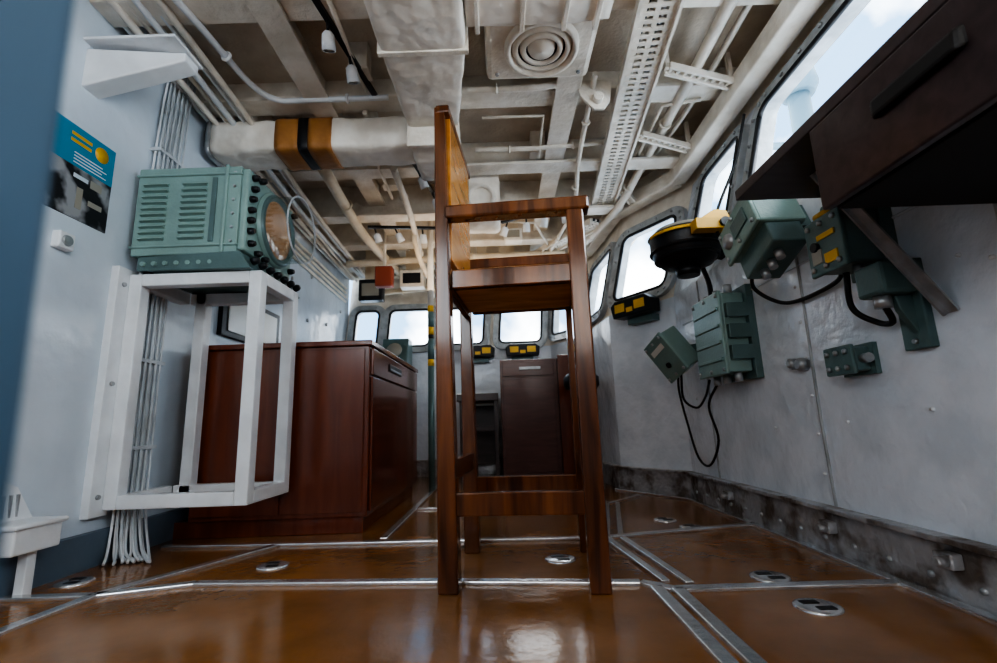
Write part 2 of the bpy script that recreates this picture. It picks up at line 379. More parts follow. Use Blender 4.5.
for x in (-.17,.2):
    for y in (-.18,.13): G().cyl((x,y,0),(x,y,.02),.02,M_blackm,10).obj('foot',rd)

# ---------------------------------------------------------------- poster
po=root('poster',(-1.502,1.5,1.39),"information poster with blue heading over dark interior photograph",'poster')
ph=G().box(0,.006,-.2,.19,-.17,.17,M_postk).obj('photograph',po)
def pd(y0,y1,z0,z1,m): G().box(.006,.007,y0,y1,z0,z1,m).obj('photo_detail',ph)
pd(.03,.09,-.02,-.005,M_wallL); pd(.10,.15,-.03,.0,M_dial); pd(.05,.075,-.13,-.05,M_dial); pd(.10,.16,-.10,-.08,M_dial)
G().box(.006,.007,-.2,.19,.02,.17,M_postb).obj('heading_panel',po)
g=G(); g.lathe([(.03,0),(.03,.0015),(0,.0015)],(.007,.13,.12),(1,0,0),M_yel,20,False)
g.obj('icon',po)
for k in range(4): G().box(.007,.008,.02,.16-.02*(k%2),.032+k*.012,.036+k*.012,M_white).obj('text_line',po)
G().box(.007,.008,.0,.085,.13,.142,M_yel).obj('text_line',po); G().box(.007,.008,.0,.085,.105,.117,M_yel).obj('text_line',po)
sk=root('wall_socket',(-1.502,1.52,1.12),"small grey wall socket box",'socket')
G().box(0,.03,-.03,.03,-.03,.03,M_white).obj('socket_box',sk,.005)
g=G(); g.lathe([(.02,0),(.017,.006)],(.03,0,0),(1,0,0),M_steel,14); g.obj('socket_face',sk)

g=G()
for k in range(16):
    y=1.87+k*.0095; x=-1.480+.011*(k%3)
    j=lambda s=.003: random.uniform(-s,s)
    g.tube([(x-.005,y+.05,2.15),(x,y+.02,2.0),(x+j(),y+j(),1.6),(x,y+j(),1.35),(x+j(),y+j(),1.05),(x,y+j(),.7),(x+j(),y+j(),.5),(x,y,.33),(x+.015+.003*k,y-.02-.004*k+j(.005),.16),(x+.03+.006*k+j(.008),y-.04-.006*k+j(.01),.04),(x+.05+.009*k+j(.015),y-.06-.008*k+j(.02),.007)],.0052,M_greyc if k%3 else M_white,6,n=5)
for z in (1.68,1.25,.75,.40): g.box(-1.5,-1.452,1.86,2.025,z,z+.014,M_greyc)
g.obj('cable_bundle',label="tight bundle of thin grey painted cables running down bulkhead",category='cable')
hb=root('terminal_box',(-1.42,1.50,0),"white painted steel terminal box on a short leg",'box')
g=G(); g.box(-.08,.04,-.10,.05,.13,.21,M_white); g.box(-.08,.05,-.11,.06,.20,.215,M_white); g.obj('box_body',hb,.006)
G().box(-.02,.01,-.02,.01,0,.13,M_white).obj('leg',hb,.003)
g=G(); g.hexa([(-.075,-.08,.215),(-.06,-.08,.215),(-.06,.05,.215),(-.075,.05,.215),(-.075,-.10,.36),(-.07,-.10,.36),(-.07,-.0,.31),(-.075,-.0,.31)],M_white)
g.obj('vent_plate',hb)
for k in range(4): G().box(-.07,-.060,-.07+k*.022,-.064+k*.022,.225,.29,M_steel).obj('slot',hb)

# ---------------------------------------------------------------- ceiling objects
lf=root('wedge_bracket',(0,0,0),"white tapered steel bracket fixed to bulkhead",'bracket')
g=G(); g.prism([(-1.502,1.51,1.88),(-1.17,1.57,1.90),(-1.17,1.57,1.865),(-1.502,1.51,1.72)],(0,.08,0),M_white); g.obj('body',lf,.006)
g=G(); g.box(-1.502,-1.16,1.49,1.66,1.90,1.912,M_white); g.obj('top_flange',lf,.003)
def wrapped(g,secs,m,n=28,ex=.28,jit=.02,sub=5):
    S2=[]
    for (a,b) in zip(secs,secs[1:]):
        for q in range(sub): t=q/sub; S2.append([Vector(a[0]).lerp(Vector(b[0]),t),a[1]+(b[1]-a[1])*t,a[2]+(b[2]-a[2])*t,a[3],a[4]])
    S2.append([Vector(secs[-1][0])]+list(secs[-1][1:]))
    rings=[]
    for c,hw,hh,u,v in S2:
        u=Vector(u);v=Vector(v); rg=[]; s0=1+random.uniform(-jit,jit)
        for k in range(n):
            a=2*math.pi*k/n; cu=math.copysign(abs(math.cos(a))**ex,math.cos(a)); cv=math.copysign(abs(math.sin(a))**ex,math.sin(a))
            j=s0*(1+random.uniform(-jit,jit)*.6); rg.append(g.bm.verts.new(Vector(c)+u*cu*hw*j+v*cv*hh*j))
        rings.append(rg)
    fs=[]
    for A,B in zip(rings,rings[1:]): fs+=[g.bm.faces.new([A[k],A[(k+1)%n],B[(k+1)%n],B[k]]) for k in range(n)]
    g._fin(fs,m,True); g._fin([g.bm.faces.new(rings[0][::-1]),g.bm.faces.new(rings[-1])],m)
X=(1,0,0);Y=(0,1,0);Z=(0,0,1)
du=root('lagged_duct',(-1.45,2.27,1.95),"creased white cloth lagged ventilation duct with two tan-orange bands",'duct')
def dsec(a,b,k,m,grow=0,jit=.03,ex=.34):
    g=G(); N=k
    wrapped(g,[((a+(b-a)*q/N,0,0),.105+grow,.092+grow,Y,Z) for q in range(N+1)],m,jit=jit,sub=1,ex=ex); return g
dsec(0,1.05,22,M_lag,jit=.035).obj('duct_body',du)
for a,b in ((.34,.46),(.51,.63)): dsec(a,b,4,M_orange,.007,.012).obj('tan_band',du)
dsec(.46,.51,2,M_black,.008,.004).obj('black_band',du)
dsec(-.01,.01,1,M_steel,.012,0).obj('end_flange',du)
for x in (.2,.8): G().box(x-.012,x+.012,-.11,.11,.09,.25,M_cream).obj('hanger_strap',du,.002)
td=root('trunk_duct',(0,0,0),"bulky cream lagged rectangular ventilation trunk turning down at its end",'duct')
g=G()
wrapped(g,[((-.26,1.0,1.985),.17,.085,X,Z),((-.26,1.3,1.985),.17,.085,X,Z),((-.26,1.62,1.985),.17,.085,X,Z),((-.29,2.1,1.985),.125,.075,X,Z)],M_lag,ex=.2)
wrapped(g,[((-.29,2.11,1.94),.125,.12,X,Z),((-.29,2.25,1.93),.12,.13,X,Z),((-.29,2.42,1.93),.115,.13,X,Z)],M_lag,ex=.22)
g.obj('duct_body',td)
for y in (1.2,1.60): G().box(-.44,-.08,y,y+.025,1.895,2.085,M_cream).obj('flange',td,.003)
G().box(-.42,-.16,2.095,2.12,1.81,2.08,M_cream).obj('flange',td,.003)
for y in (1.35,1.85): G().box(-.27,-.24,y,y+.03,2.05,2.2,M_cream).obj('hanger_strap',td,.002)
br=root('branch_duct',(0,0,0),"cream lagged boxed branch duct below deckhead",'duct')
g=G()
wrapped(g,[((-.08,1.46,2.01),.08,.08,Y,Z),((.12,1.46,2.01),.08,.08,Y,Z),((.32,1.46,2.01),.08,.08,Y,Z),((.46,1.46,2.02),.08,.075,Y,Z)],M_lag); g.obj('duct_body',br)
for x in (-.05,.12,.28,.40):
    G().box(x,x+.018,1.37,1.552,1.918,2.105,M_cream).obj('clamp_ring',br,.003)
G().box(.2,.23,1.44,1.48,2.08,2.2,M_cream).obj('hanger_strap',br,.002)
sp=root('ceiling_speaker',(.225,1.735,2.09),"round grilled loudspeaker set in a bulky cream boxed housing",'loudspeaker')
g=G(); g.box(-.24,.23,-.17,.20,-.07,.11,M_cream); g.obj('housing',sp,.025)
g=G(); g.lathe([(.160,0),(.155,-.028),(.138,-.032),(.128,-.004)],(0,0,-.068),(0,0,1),M_cream,40,False); g.obj('rim',sp)
for r0,r1 in ((.128,.100),(.094,.066),(.060,.0)):
    g=G(); g.lathe([(r0,.004),(r0-.006,-.012),(max(r1+.006,.0),-.020),(max(r1,.0),-.004 if r1 else -.022)],(0,0,-.076),(0,0,1),M_cone,40,False); g.obj('cone_ring',sp)
g=G(); g.lathe([(.13,0),(0,0)],(0,0,-.0705),(0,0,1),M_blackm,40,False); g.obj('cone_backing',sp)
for x,y in ((-.19,-.14),(.18,-.14),(-.19,.15),(.18,.15)): G().lathe([(.010,0),(.008,.008)],(x,y,-.07),(0,0,-1),M_steel,8).obj('bolt',sp)
def ladder(name,lab,p0,p1,wd,n,nc=6):
    p0=Vector(p0);p1=Vector(p1); dd_=(p1-p0); r=dd_.normalized().cross(Vector((0,0,1)))*wd/2
    e=root(name,(0,0,0),lab,'cable tray')
    g=G(); g.bar(p0-r,p1-r,.012,.045,M_cream); g.bar(p0+r,p1+r,.012,.045,M_cream)
    g.bar(p0-r*.72,p1-r*.72,.030,.006,M_cream); g.bar(p0+r*.72,p1+r*.72,.030,.006,M_cream); g.bar(p0,p1,.022,.006,M_cream)
    for k in range(n):
        c=p0+dd_*(k+.5)/n; g.bar(c-r,c+r,.018,.008,M_cream)
    g.obj('tray_frame',e)
    for k in range(nc):
        o=r*(-.75+k*1.5/(nc-1))+Vector((0,0,.018)) 
        m=[M_cream,M_blackm,M_lag,M_blackm,M_white,M_cream][k%6]
        g=G(); g.tube([p0+o,p0+dd_*.25+o+r*random.uniform(-.15,.15),p0+dd_*.5+o+r*random.uniform(-.15,.15),p0+dd_*.75+o+r*random.uniform(-.15,.15),p1+o],.011,m,6)
        g.obj('cable_run',e)
ladder('cable_tray',"perforated cream cable tray filled with painted cables along deckhead",(.62,1.0,2.02),(.80,3.3,1.99),.16,62,6)
ladder('cable_tray',"perforated cream cable tray curving toward forward windows",(.78,3.36,1.93),(.2,4.35,1.93),.13,30)
for (a,b) in (((.84,2.4,2.02),(1.15,2.5,1.99)),((.89,3.0,1.99),(.98,3.1,1.96)),((.82,1.9,2.03),(1.15,1.98,2.0))):
    a=Vector(a);b=Vector(b); g=G(); r=(b-a).normalized().cross(Vector((0,0,1)))*.022
    g.bar(a-r,b-r,.012,.03,M_cream); g.bar(a+r,b+r,.012,.03,M_cream)
    for k in range(9): c=a.lerp(b,(k+.5)/9); g.bar(c-r,c+r,.014,.006,M_cream)
    g.bar(a,a+Vector((0,0,.16)),.02,.02,M_cream); g.bar(b,b+Vector((0,0,.17)),.02,.02,M_cream)
    g.obj('perforated_bracket',label="short perforated cream bracket between tray and window header",category='bracket')
def pipe(pts,r,m=M_cream,name='pipe',lab="cream painted pipe run below deckhead",cat='pipe',clamps=True,curve=True):
    pts=[(p[0],min(p[1],YF-.05),p[2]) for p in pts]
    g=G(); g.tube(pts,r,m,10,curve)
    if clamps:
        for a,b in zip(pts,pts[1:]):
            a=Vector(a);b=Vector(b)
            if (b-a).length>.3:
                c=(a+b)/2; g.torus(c,(b-a),r+.004,.007,m,12,6)
    return g.obj(name,label=lab,category=cat)
pipe([(-1.2,1.25,2.06),(-1.15,1.6,2.05),(-1.12,1.92,2.05),(-1.04,2.03,2.04),(-.9,2.04,2.04),(-.5,2.04,2.04)],.014,M_white)
pipe([(-.14,2.02,2.05),(.2,2.02,2.05),(.42,2.0,2.06)],.016)
pipe([(-.1,2.5,2.03),(.3,2.5,2.03),(.65,2.5,2.05)],.014)
pipe([(.50,1.95,2.06),(.52,2.6,2.0),(.56,3.15,1.94),(.45,4.1,1.91)],.014)
pipe([(.95,1.0,2.06),(.97,2.0,2.06),(.96,2.7,2.05),(.87,3.2,1.93),(.68,4.0,1.91)],.026)
pipe([(1.05,1.0,2.09),(1.07,2.2,2.09),(1.0,2.9,2.08)],.014)
pipe([(-.6,2.6,1.99),(-.6,3.2,1.92),(-.7,4.6,1.91)],.022)
pipe([(-1.0,2.5,1.97),(-1.0,3.4,1.90),(-.9,4.7,1.89)],.035,M_creamw,lab="warm cream pipe running forward below deckhead")
pipe([(-1.3,3.9,1.86),(-.6,3.9,1.88),(.2,3.9,1.89),(.6,3.9,1.89)],.03,M_creamw,lab="warm cream transverse pipe below deckhead")
pipe([(-1.2,4.35,1.72),(-.6,4.35,1.75),(0,4.35,1.72),(.35,4.35,1.79)],.025,M_creamw,lab="warm cream transverse pipe above forward windows")
pipe([(-.62,3.4,1.95),(-.62,3.42,1.85),(-.60,3.6,1.74),(-.58,4.0,1.70),(-.62,4.4,1.68)],.02,M_creamw,lab="bent warm cream pipe below deckhead")
cond=[[(-.05,2.25,2.06),(.28,2.25,2.06),(.28,2.6,2.03)],[(-.6,1.4,2.05),(-.6,2.0,2.05)],[(1.0,1.5,2.07),(.74,1.5,2.07),(.74,1.2,2.07)],
 [(1.08,2.15,2.05),(.9,2.2,2.06),(.9,2.65,2.05)],[(.0,3.3,1.94),(.3,3.35,1.94),(.45,3.8,1.93)],[(-.95,2.45,2.04),(-.7,2.5,2.03),(-.7,3.0,2.0)]]
for k,c in enumerate(cond): pipe(c,.008+.002*(k%2),M_cream,'conduit',"thin painted conduit fixed below deckhead",'conduit',clamps=False,curve=False)
for k,(x,y) in enumerate(((.28,2.62),(-.6,1.9),(.74,1.15),(.9,2.7),(-.7,2.95),(-.75,1.2),(.95,1.35),(-1.0,2.75))):
    e=root('deckhead_box',(x,y,2.2),"small cream painted junction box on deckhead",'box',group='small junction boxes on deckhead')
    G().box(-.045,.045,-.035,.035,-.14,.002,M_cream).obj('box_body',e,.006)
    G().box(-.052,.052,-.042,.042,-.148,-.14,M_cream).obj('lid',e,.002)
for k in range(6):
    x=-1.46+.045*k
    pipe([(x,.9,2.11-.01*(k%3)),(x,2.0,2.05-.02*(k%2)),(x+random.uniform(-.02,.02),3.2,1.93),(x-.01,4.8,1.92-.02*(k%3))],.011+.004*(k%2),random.choice([M_cream,M_white,M_lag]),'cable',"painted cable running along bulkhead corner",'cable',clamps=False)
for k in range(4):
    z=1.84-.045*k
    pipe([(-1.485,2.4,z+.03),(-1.485,3.3,z),(-1.485,4.8,z-.03)],.012,M_cream,'cable',"painted cable clipped to bulkhead below deckhead",'cable',clamps=False)
lg=root('lagged_ventilator',(0,0,0),"white quilted lagged ventilator box below deckhead",'duct')
g=G(); wrapped(g,[((-.08,2.80,1.92),.12,.15,X,Z),((-.08,3.12,1.92),.12,.15,X,Z)],M_lag,jit=.03); g.obj('duct_body',lg)
g=G(); g.torus((-.08,2.79,1.88),(0,1,0),.08,.015,M_lag,20); g.obj('end_ring',lg)
hp=root('hanger_plate',(0,0,0),"cream welded triangular hanger plate below deckhead",'bracket')
g=G(); g.prism([(.42,2.03,2.09),(.60,2.03,2.09),(.58,2.03,1.97),(.55,2.03,1.93),(.50,2.03,1.93),(.44,2.03,2.0)],(0,.015,0),M_cream)
g.cyl((.52,2.0,1.98),(.52,2.07,1.98),.025,M_cream,14); g.obj('plate',hp,.003)
def track(p0,p1,spots,group):
    e=root('light_track',(0,0,0),"thin black lighting track below deckhead",'light track')
    g=G(); g.bar(p0,p1,.022,.018,M_blackm); g.obj('rail',e)
    for f in spots:
        c=Vector(p0).lerp(Vector(p1),f)
        s_=root('spotlight',c-Vector((0,0,.012)),"small white cylindrical spotlight hung from black track",'spotlight',group=group,rot=(math.radians(25),math.radians(random.uniform(-30,30)),0))
        G().cyl((0,0,0),(0,0,-.04),.006,M_blackm,8).obj('stem',s_)
        g=G(); g.lathe([(.014,.0),(.024,-.012),(.028,-.07),(.022,-.07)],(0,0,-.035),(0,0,1),M_white,18,False); g.obj('lamp_head',s_)
        g=G(); g.lathe([(.022,0),(.0,-.004)],(0,0,-.098),(0,0,1),M_lens,16,False); g.obj('lens',s_)
track((-.68,1.3,2.05),(-.56,2.06,2.05),(.38,.62),'spotlights on deckhead tracks')
track((-.48,2.5,2.0),(-.35,3.1,1.94),(.2,.6),'spotlights on deckhead tracks')
track((.05,3.3,1.93),(.50,3.05,1.93),(.1,.4,.7,.95),'spotlights on deckhead tracks')
track((-.95,3.3,1.93),(-.45,3.36,1.93),(.1,.4,.8),'spotlights on deckhead tracks')
rb=root('red_alarm_box',(-.92,3.70,1.66),"small red-orange alarm box hung on conduit from deckhead",'alarm')
G().box(-.07,.07,-.04,.04,-.08,.09,M_red).obj('alarm_body',rb,.008)
G().cyl((0,0,.09),(0,0,.54),.012,M_cream,10).obj('conduit',rb)
pl=root('striped_pole',(-.52,3.55,.0),"slim vertical green pole banded in yellow and black",'pole')
z=0
for k,(c,h) in enumerate(((M_greend,.9),(M_yel,.05),(M_greend,.16),(M_black,.03),(M_yel,.06),(M_greend,.12),(M_yel,.05),(M_cream,.83))):
    G().cyl((0,0,z),(0,0,z+h),.024,c,14).obj('pole_band',pl); z+=h
def hung(name,loc,sx,sy,sz,m,lab,face=None):
    e=root(name,loc,lab,'instrument')
    G().box(-sx/2,sx/2,-sy/2,sy/2,-sz/2,sz/2,m).obj('case',e,.01)
    G().box(-sx*.3,sx*.3,.0,.03,sz/2,2.2-loc[2],M_creamw).obj('hanger_bracket',e)
    g=G(); g.box(-sx*.36,sx*.36,-sy/2-.008,-sy/2,-sz*.30,sz*.30,face or M_dial); g.obj('face_panel',e,.004)
hung('rudder_indicator',(-.76,4.1,1.76),.22,.12,.16,M_cream,"cream indicator case fixed below deckhead",M_blackm)
hung('speed_indicator',(-.36,4.15,1.74),.22,.10,.16,M_blackm,"black cased indicator fixed below deckhead")
hung('wind_indicator',(.10,4.15,1.74),.24,.10,.16,M_greend,"dark teal indicator fixed below deckhead")
hung('intercom_unit',(-1.16,4.2,1.70),.22,.10,.20,M_blackm,"black cased intercom fixed below deckhead")
hung('gyro_indicator',(-.13,4.1,1.60),.14,.10,.16,M_blackm,"small black cased indicator hung low by forward window")
hung('lamp_junction',(.14,3.5,1.90),.14,.10,.10,M_cream,"cream boxed lamp junction fixed below deckhead",M_dial)
sq=root('sill_instrument',(-.95,4.30,1.02),"dark sloped instrument case on a wall bracket below forward window",'instrument')
G().prism([(-.12,-.12,0),(-.12,.15,0),(-.12,.15,.24),(-.12,-.02,.24)],(.24,0,0),M_greend).obj('case',sq,.01)
G().lathe([(.07,0),(.07,.012),(0,.014)],(0,-.085,.12),(0,-.93,.36),M_dial,20,False).obj('dial',sq)
G().box(-.05,.05,.02,.2,-.12,0,M_greend).obj('mount_bracket',sq)

g=G(); g.box(-1.502,-1.475,2.45,3.1,.97,1.22,M_blackm); g.box(-1.476,-1.468,2.5,2.76,1.0,1.19,M_lens); g.box(-1.476,-1.468,2.80,3.05,1.0,1.19,M_lens)  # small window; pale pane colour stands in for the light in it
g.obj('framed_window',bevel=.003,label="small dark framed window on bulkhead, panes coloured pale for its light",category='panel')
for y,z in [(3.3+.35*k,1.55+.12*(k%3)) for k in range(4)]+[(2.7,1.55),(3.0,1.7),(2.9,1.35),(3.6,1.3),(4.0,1.35),(3.3,1.15),(3.9,1.05),(4.3,1.2)]:
    e=root('bulkhead_bolt',(-1.503,y,z),"small round bolt head on white bulkhead",'bolt',group='bolt heads on bulkhead')
    G().lathe([(.016,0),(.014,.014),(0,.017)],(0,0,0),(1,0,0),M_steel,10,False).obj('bolt_head',e)

# ---------------------------------------------------------------- right wall equipment
dk=root('chart_desk',(0,0,0),"dark wall-mounted chart desk with drawer and steel strut",'desk')
G().box(.70,1.075,-1.2,1.27,1.06,1.09,M_desk).obj('desk_top',dk,.003)
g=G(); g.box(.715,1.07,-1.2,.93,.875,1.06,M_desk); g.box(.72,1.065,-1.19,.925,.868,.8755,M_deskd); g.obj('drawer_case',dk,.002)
dw=G().box(.695,.715,.30,.935,.87,1.055,M_desk).obj('drawer',dk,.004)
g=G(); g.hexa([(.680,.60,.965),(.696,.59,.965),(.696,.77,.965),(.680,.76,.965),(.684,.60,1.0),(.696,.59,1.005),(.696,.77,1.005),(.684,.76,1.0)],M_black); g.obj('drawer_handle',dw,.006)
g=G(); g.bar((1.078,1.105,.675),(.83,1.12,1.06),.030,.005,M_steel,(0,1,0)); g.bar((1.078,1.09,.675),(.83,1.105,1.06),.005,.028,M_steel,(0,1,0)); g.obj('strut',dk)

def wallbox(name,lab,cat,loc,sx,sy,sz,m,rot=(0,0,0),bolts=True):
    e=root(name,loc,lab,cat,rot=rot)
    G().box(-sx/2,sx/2,-sy/2,sy/2,-sz/2,sz/2,m).obj('box_body',e,.008)
    g=G(); g.box(-sx/2-.014,-sx/2,-sy/2-.008,sy/2+.008,-sz/2-.008,sz/2+.008,m); g.obj('lid',e,.005)
    if bolts:
        for y in (-sy/2+.012,0,sy/2-.012):
            for z in (-sz/2+.012,sz/2-.012): G().lathe([(.008,0),(.008,.006),(.004,.009)],(-sx/2-.014,y,z),(-1,0,0),M_steel,8).obj('bolt',e)
    return e
b=wallbox('junction_box',"large teal ribbed junction box with conduits at its top",'box',(1.0,2.08,.80),.10,.26,.34,M_green)
for k in range(4): G().box(-.072,-.062,-.12,.12,-.12+k*.072,-.107+k*.072,M_green).obj('rib',b,.002)
for y in (-.1,.0,.1): G().cyl((0,y,.17),(0,y,.21),.018,M_steel,12).obj('cable_gland',b); G().cyl((0,y,-.21),(0,y,-.17),.016,M_steel,12).obj('cable_gland',b)
g=G(); g.box(.05,.082,-.15,.15,-.2,.2,M_greend); g.obj('back_plate',b,.003)
for z in (-.09,.0,.09): G().box(-.04,.05,-.155,-.13,z-.03,z+.03,M_greend).obj('side_latch',b,.003)
b=wallbox('control_box',"pale teal leaning rectangular instrument box on a bracket",'instrument',(.93,2.50,.79),.10,.20,.22,M_green,rot=(math.radians(-18),math.radians(-28),math.radians(14)))
G().box(-.067,-.064,-.07,.07,.04,.07,M_lens).obj('rating_plate',b)
G().lathe([(.016,0),(.014,.012)],(-.064,.0,-.04),(-1,0,0),M_blackm,12).obj('knob',b)
g=G(); g.bar((0,0,0),(.13,-.03,-.06),.05,.05,M_greend); g.obj('mount_arm',b)
b=wallbox('relay_box',"teal instrument box below the chart desk end",'instrument',(.95,1.58,1.10),.16,.22,.13,M_green,rot=(math.radians(-22),0,0))
g=G(); g.box(-.06,.06,-.10,.10,-.15,-.065,M_greend); g.obj('terminal_block',b,.006)
for y in (-.05,.0,.05): G().cyl((-.02,y,-.18),(-.02,y,-.15),.014,M_steel).obj('cable_gland',b)
g=G(); g.lathe([(.03,0),(.026,.012),(.0,.014)],(-.094,.06,.0),(-1,0,0),M_steel,20,False); g.obj('dial_face',b)
G().box(-.10,-.094,-.08,.02,-.03,.03,M_greend).obj('cover_plate',b,.002)
g=G(); g.box(.06,.13,-.06,.06,-.05,.05,M_greend); g.obj('mount_arm',b)
b=wallbox('telephone_box',"green box with yellow marked plates on wall",'box',(.995,1.27,.92),.10,.13,.15,M_greend)
G().box(-.068,-.064,-.05,.0,-.06,-.03,M_yel).obj('label_plate',b); G().box(-.068,-.064,-.05,.02,.015,.03,M_yel).obj('label_plate',b); G().box(-.068,-.064,.01,.05,-.05,-.01,M_dial).obj('label_plate',b)
G().box(-.03,.04,-.045,.045,.075,.13,M_greend).obj('top_cover',b,.01); G().cyl((-.05,.03,.09),(-.05,-.03,.09),.012,M_yel,10).obj('lever',b)
G().cyl((-.075,.03,-.0),(-.062,.03,-.0),.014,M_blackm,10).obj('push_button',b); G().cyl((0,-.03,-.11),(0,-.03,-.07),.014,M_steel,10).obj('cable_gland',b)
G().box(.05,.086,-.07,.07,-.1,.1,M_greend).obj('back_plate',b,.003)
b=root('bracket_fitting',(1.015,1.185,.74),"dark teal boxed fitting on a small wall bracket",'box')
G().box(-.05,.04,-.045,.045,.0,.085,M_greend).obj('box_body',b,.01)
g=G(); g.prism([(.05,-.015,.0),(.0,-.015,.0),(.01,-.015,-.04),(.05,-.015,-.11)],(0,.02,0),M_greend); g.obj('gusset',b,.003)
G().box(.045,.068,-.04,.04,-.14,.09,M_greend).obj('wall_plate',b,.004)
for z in (-.12,-.08): G().lathe([(.008,0),(.006,.008)],(.045,0,z),(-1,0,0),M_steel,8).obj('bolt',b)
G().cyl((-.02,.0,-.03),(-.02,0,.0),.02,M_steel,12).obj('cable_gland',b)
b=wallbox('switch_box',"small dark grey terminal box with side glands",'box',(1.045,1.40,.60),.05,.10,.07,M_greend)
for y in (-.06,.06): G().cyl((0,y-.015,0),(0,y+.015,0),.014,M_steel,12).obj('cable_gland',b)
G().box(.02,.036,-.065,.065,-.045,.045,M_greend).obj('back_plate',b)
b=root('wall_valve',(1.082,1.68,.62),"small grey round wall socket with two caps",'socket')
G().lathe([(.024,0),(.024,.025),(.015,.035)],(0,-.02,0),(-1,0,0),M_steel,14).obj('cap',b); G().lathe([(.018,0),(.018,.03),(.010,.035)],(0,.03,.01),(-1,0,0),M_steel,14).obj('cap',b); G().box(-.015,0,-.045,.045,-.012,.012,M_steel).obj('base_plate',b)
cr=root('compass_repeater',(.90,2.12,1.26),"black bowl compass repeater with yellow gimbal bracket",'compass')
g=G(); g.lathe([(.06,-.12),(.115,-.105),(.15,-.06),(.16,-.02),(.16,.02),(.168,.035),(.155,.045)],(0,0,0),(0,0,1),M_blackm,30); g.torus((0,0,-.04),(0,0,1),.158,.008,M_blackm,30); g.torus((0,0,-.075),(0,0,1),.14,.008,M_blackm,30); g.lathe([(.05,-.16),(.06,-.12)],(0,0,0),(0,0,1),M_blackm,16); g.obj('bowl',cr)
g=G(); g.lathe([(.154,0),(.135,.02),(.0,.035)],(0,0,.045),(0,0,1),M_dial,30,False); g.obj('glass_cover',cr)
g=G(); pts=[(.174*math.cos(a),.174*math.sin(a),.022) for a in [math.radians(190+ k*15) for k in range(13)]]
for p,q in zip(pts,pts[1:]): g.bar(p,q,.010,.014,M_yel)
g.box(-.04,.13,-.23,-.168,-.02,.03,M_yel); g.prism([(-.02,-.20,.03),(.13,-.20,.03),(.11,-.20,.075),(.06,-.20,.08)],(0,.02,0),M_yel); g.obj('gimbal_bracket',cr,.003)
G().cyl((.08,-.23,.005),(.08,-.245,.005),.02,M_blackm,14).obj('gimbal_knob',cr)
g=G(); g.bar((.12,0,-.03),(.19,0,-.05),.08,.05,M_blackm); g.obj('mount_arm',cr)
def binobox(loc,rz,lab):
    e=root('binocular_box',loc,lab,'box',rotz=rz,group='binocular stowage boxes on window sills')
    g=G(); g.prism([(-.15,-.06,-.05),(.15,-.06,-.05),(.16,-.07,.03),(.12,-.07,.06),(-.12,-.07,.06),(-.16,-.07,.03)],(0,.1,0),M_blackm); g.obj('box_body',e,.006)
    for x0,x1,z0,z1 in ((-.12,-.04,-.02,.035),(.04,.12,-.02,.035),(-.025,.025,-.03,.0)): G().box(x0,x1,-.073,-.069,z0,z1,M_yel).obj('marking_plate',e)
    g=G(); g.box(-.10,.10,.02,.09,-.09,-.05,M_greend); g.obj('mount_bracket',e)
binobox((.89,2.94,1.15),math.radians(-57),"black stowage box with yellow plates below window")
binobox((.22,YF-.1,1.12),0,"black stowage box with yellow plates below window")
binobox((-.2,YF-.1,1.12),0,"black stowage box with yellow plates below window")
def cable(pts,r=.007,lab="loose black cable looping down the wall"):
    g=G(); g.tube(pts,r,M_black,8); g.obj('cable',label=lab,category='cable')
cable([(.97,2.56,.70),(1.0,2.66,.6),(1.05,2.72,.42),(1.05,2.62,.24),(1.05,2.48,.21),(1.04,2.33,.34),(1.0,2.3,.5),(1.0,2.18,.60)],.006)
cable([(.96,2.50,.68),(.99,2.58,.55),(1.04,2.54,.50),(1.04,2.42,.55),(1.0,2.26,.62)],.006)
cable([(.95,1.66,1.0),(.98,1.74,.93),(1.04,1.7,.86),(1.06,1.6,.84),(1.06,1.42,.85),(1.03,1.34,.88)],.007)
cable([(.995,1.29,.84),(1.01,1.31,.74),(1.05,1.28,.69),(1.04,1.22,.68),(1.0,1.19,.72)],.008)
cable([(1.2,2.0,1.85),(1.12,1.99,1.6),(1.0,1.98,1.35),(.96,1.9,1.2),(.95,1.72,1.15)],.007,"black cable hanging between the windows")
cable([(1.03,2.2,.99),(1.05,2.25,1.1),(1.05,2.3,1.2)],.012)
for y in (1.62,2.45,.95):
    g=G(); g.tube([(1.079,y,.14),(1.078,y+.004,.5),(1.079,y-.004,.9),(1.079,y,1.17)],.006,M_frame,6); trim(g)
g=G(); g.tube([(1.079,.6,.95),(1.079,1.6,.97),(1.079,2.7,.98)],.004,M_wallR,6); trim(g)
def hookf(y,z,x=1.055):
    e=root('deck_lug',(x,y,z),"rusty steel lug bolted to baseboard",'fitting',group='lugs along baseboard')
    G().box(-.03,.0,-.025,.025,-.018,.018,M_rust).obj('lug_body',e,.004); G().lathe([(.013,0),(.013,.02),(.009,.025)],(-.03,-.01,.0),(-1,0,0),M_rust,10).obj('lug_pin',e)
for y,z in ((1.62,.09),(1.2,.1),(2.3,.09)): hookf(y,z)
for y,z in [(1.2,.45),(1.0,.6),(1.9,.4),(1.05,.8),(1.5,.42),(2.62,.55)]+[(1.65,.25+.13*k) for k in range(6)]+[(.98,.25+.13*k) for k in range(6)]:
    e=root('wall_stud',(1.082,y,z),"small painted stud on white wall",'bolt',group='painted studs on wall')
    G().lathe([(.006,0),(.005,.008),(0,.009)],(0,0,0),(-1,0,0),M_white,8,False).obj('stud_head',e)
for k in range(16):
    e=root('kerb_bolt',(1.058,.75+k*.13,.05),"small dark bolt head on the metal kerb",'bolt',group='bolt heads along kerb')
    G().lathe([(.009,0),(.008,.009),(0,.010)],(0,0,0),(-1,0,0),M_steel,8,False).obj('bolt_head',e)
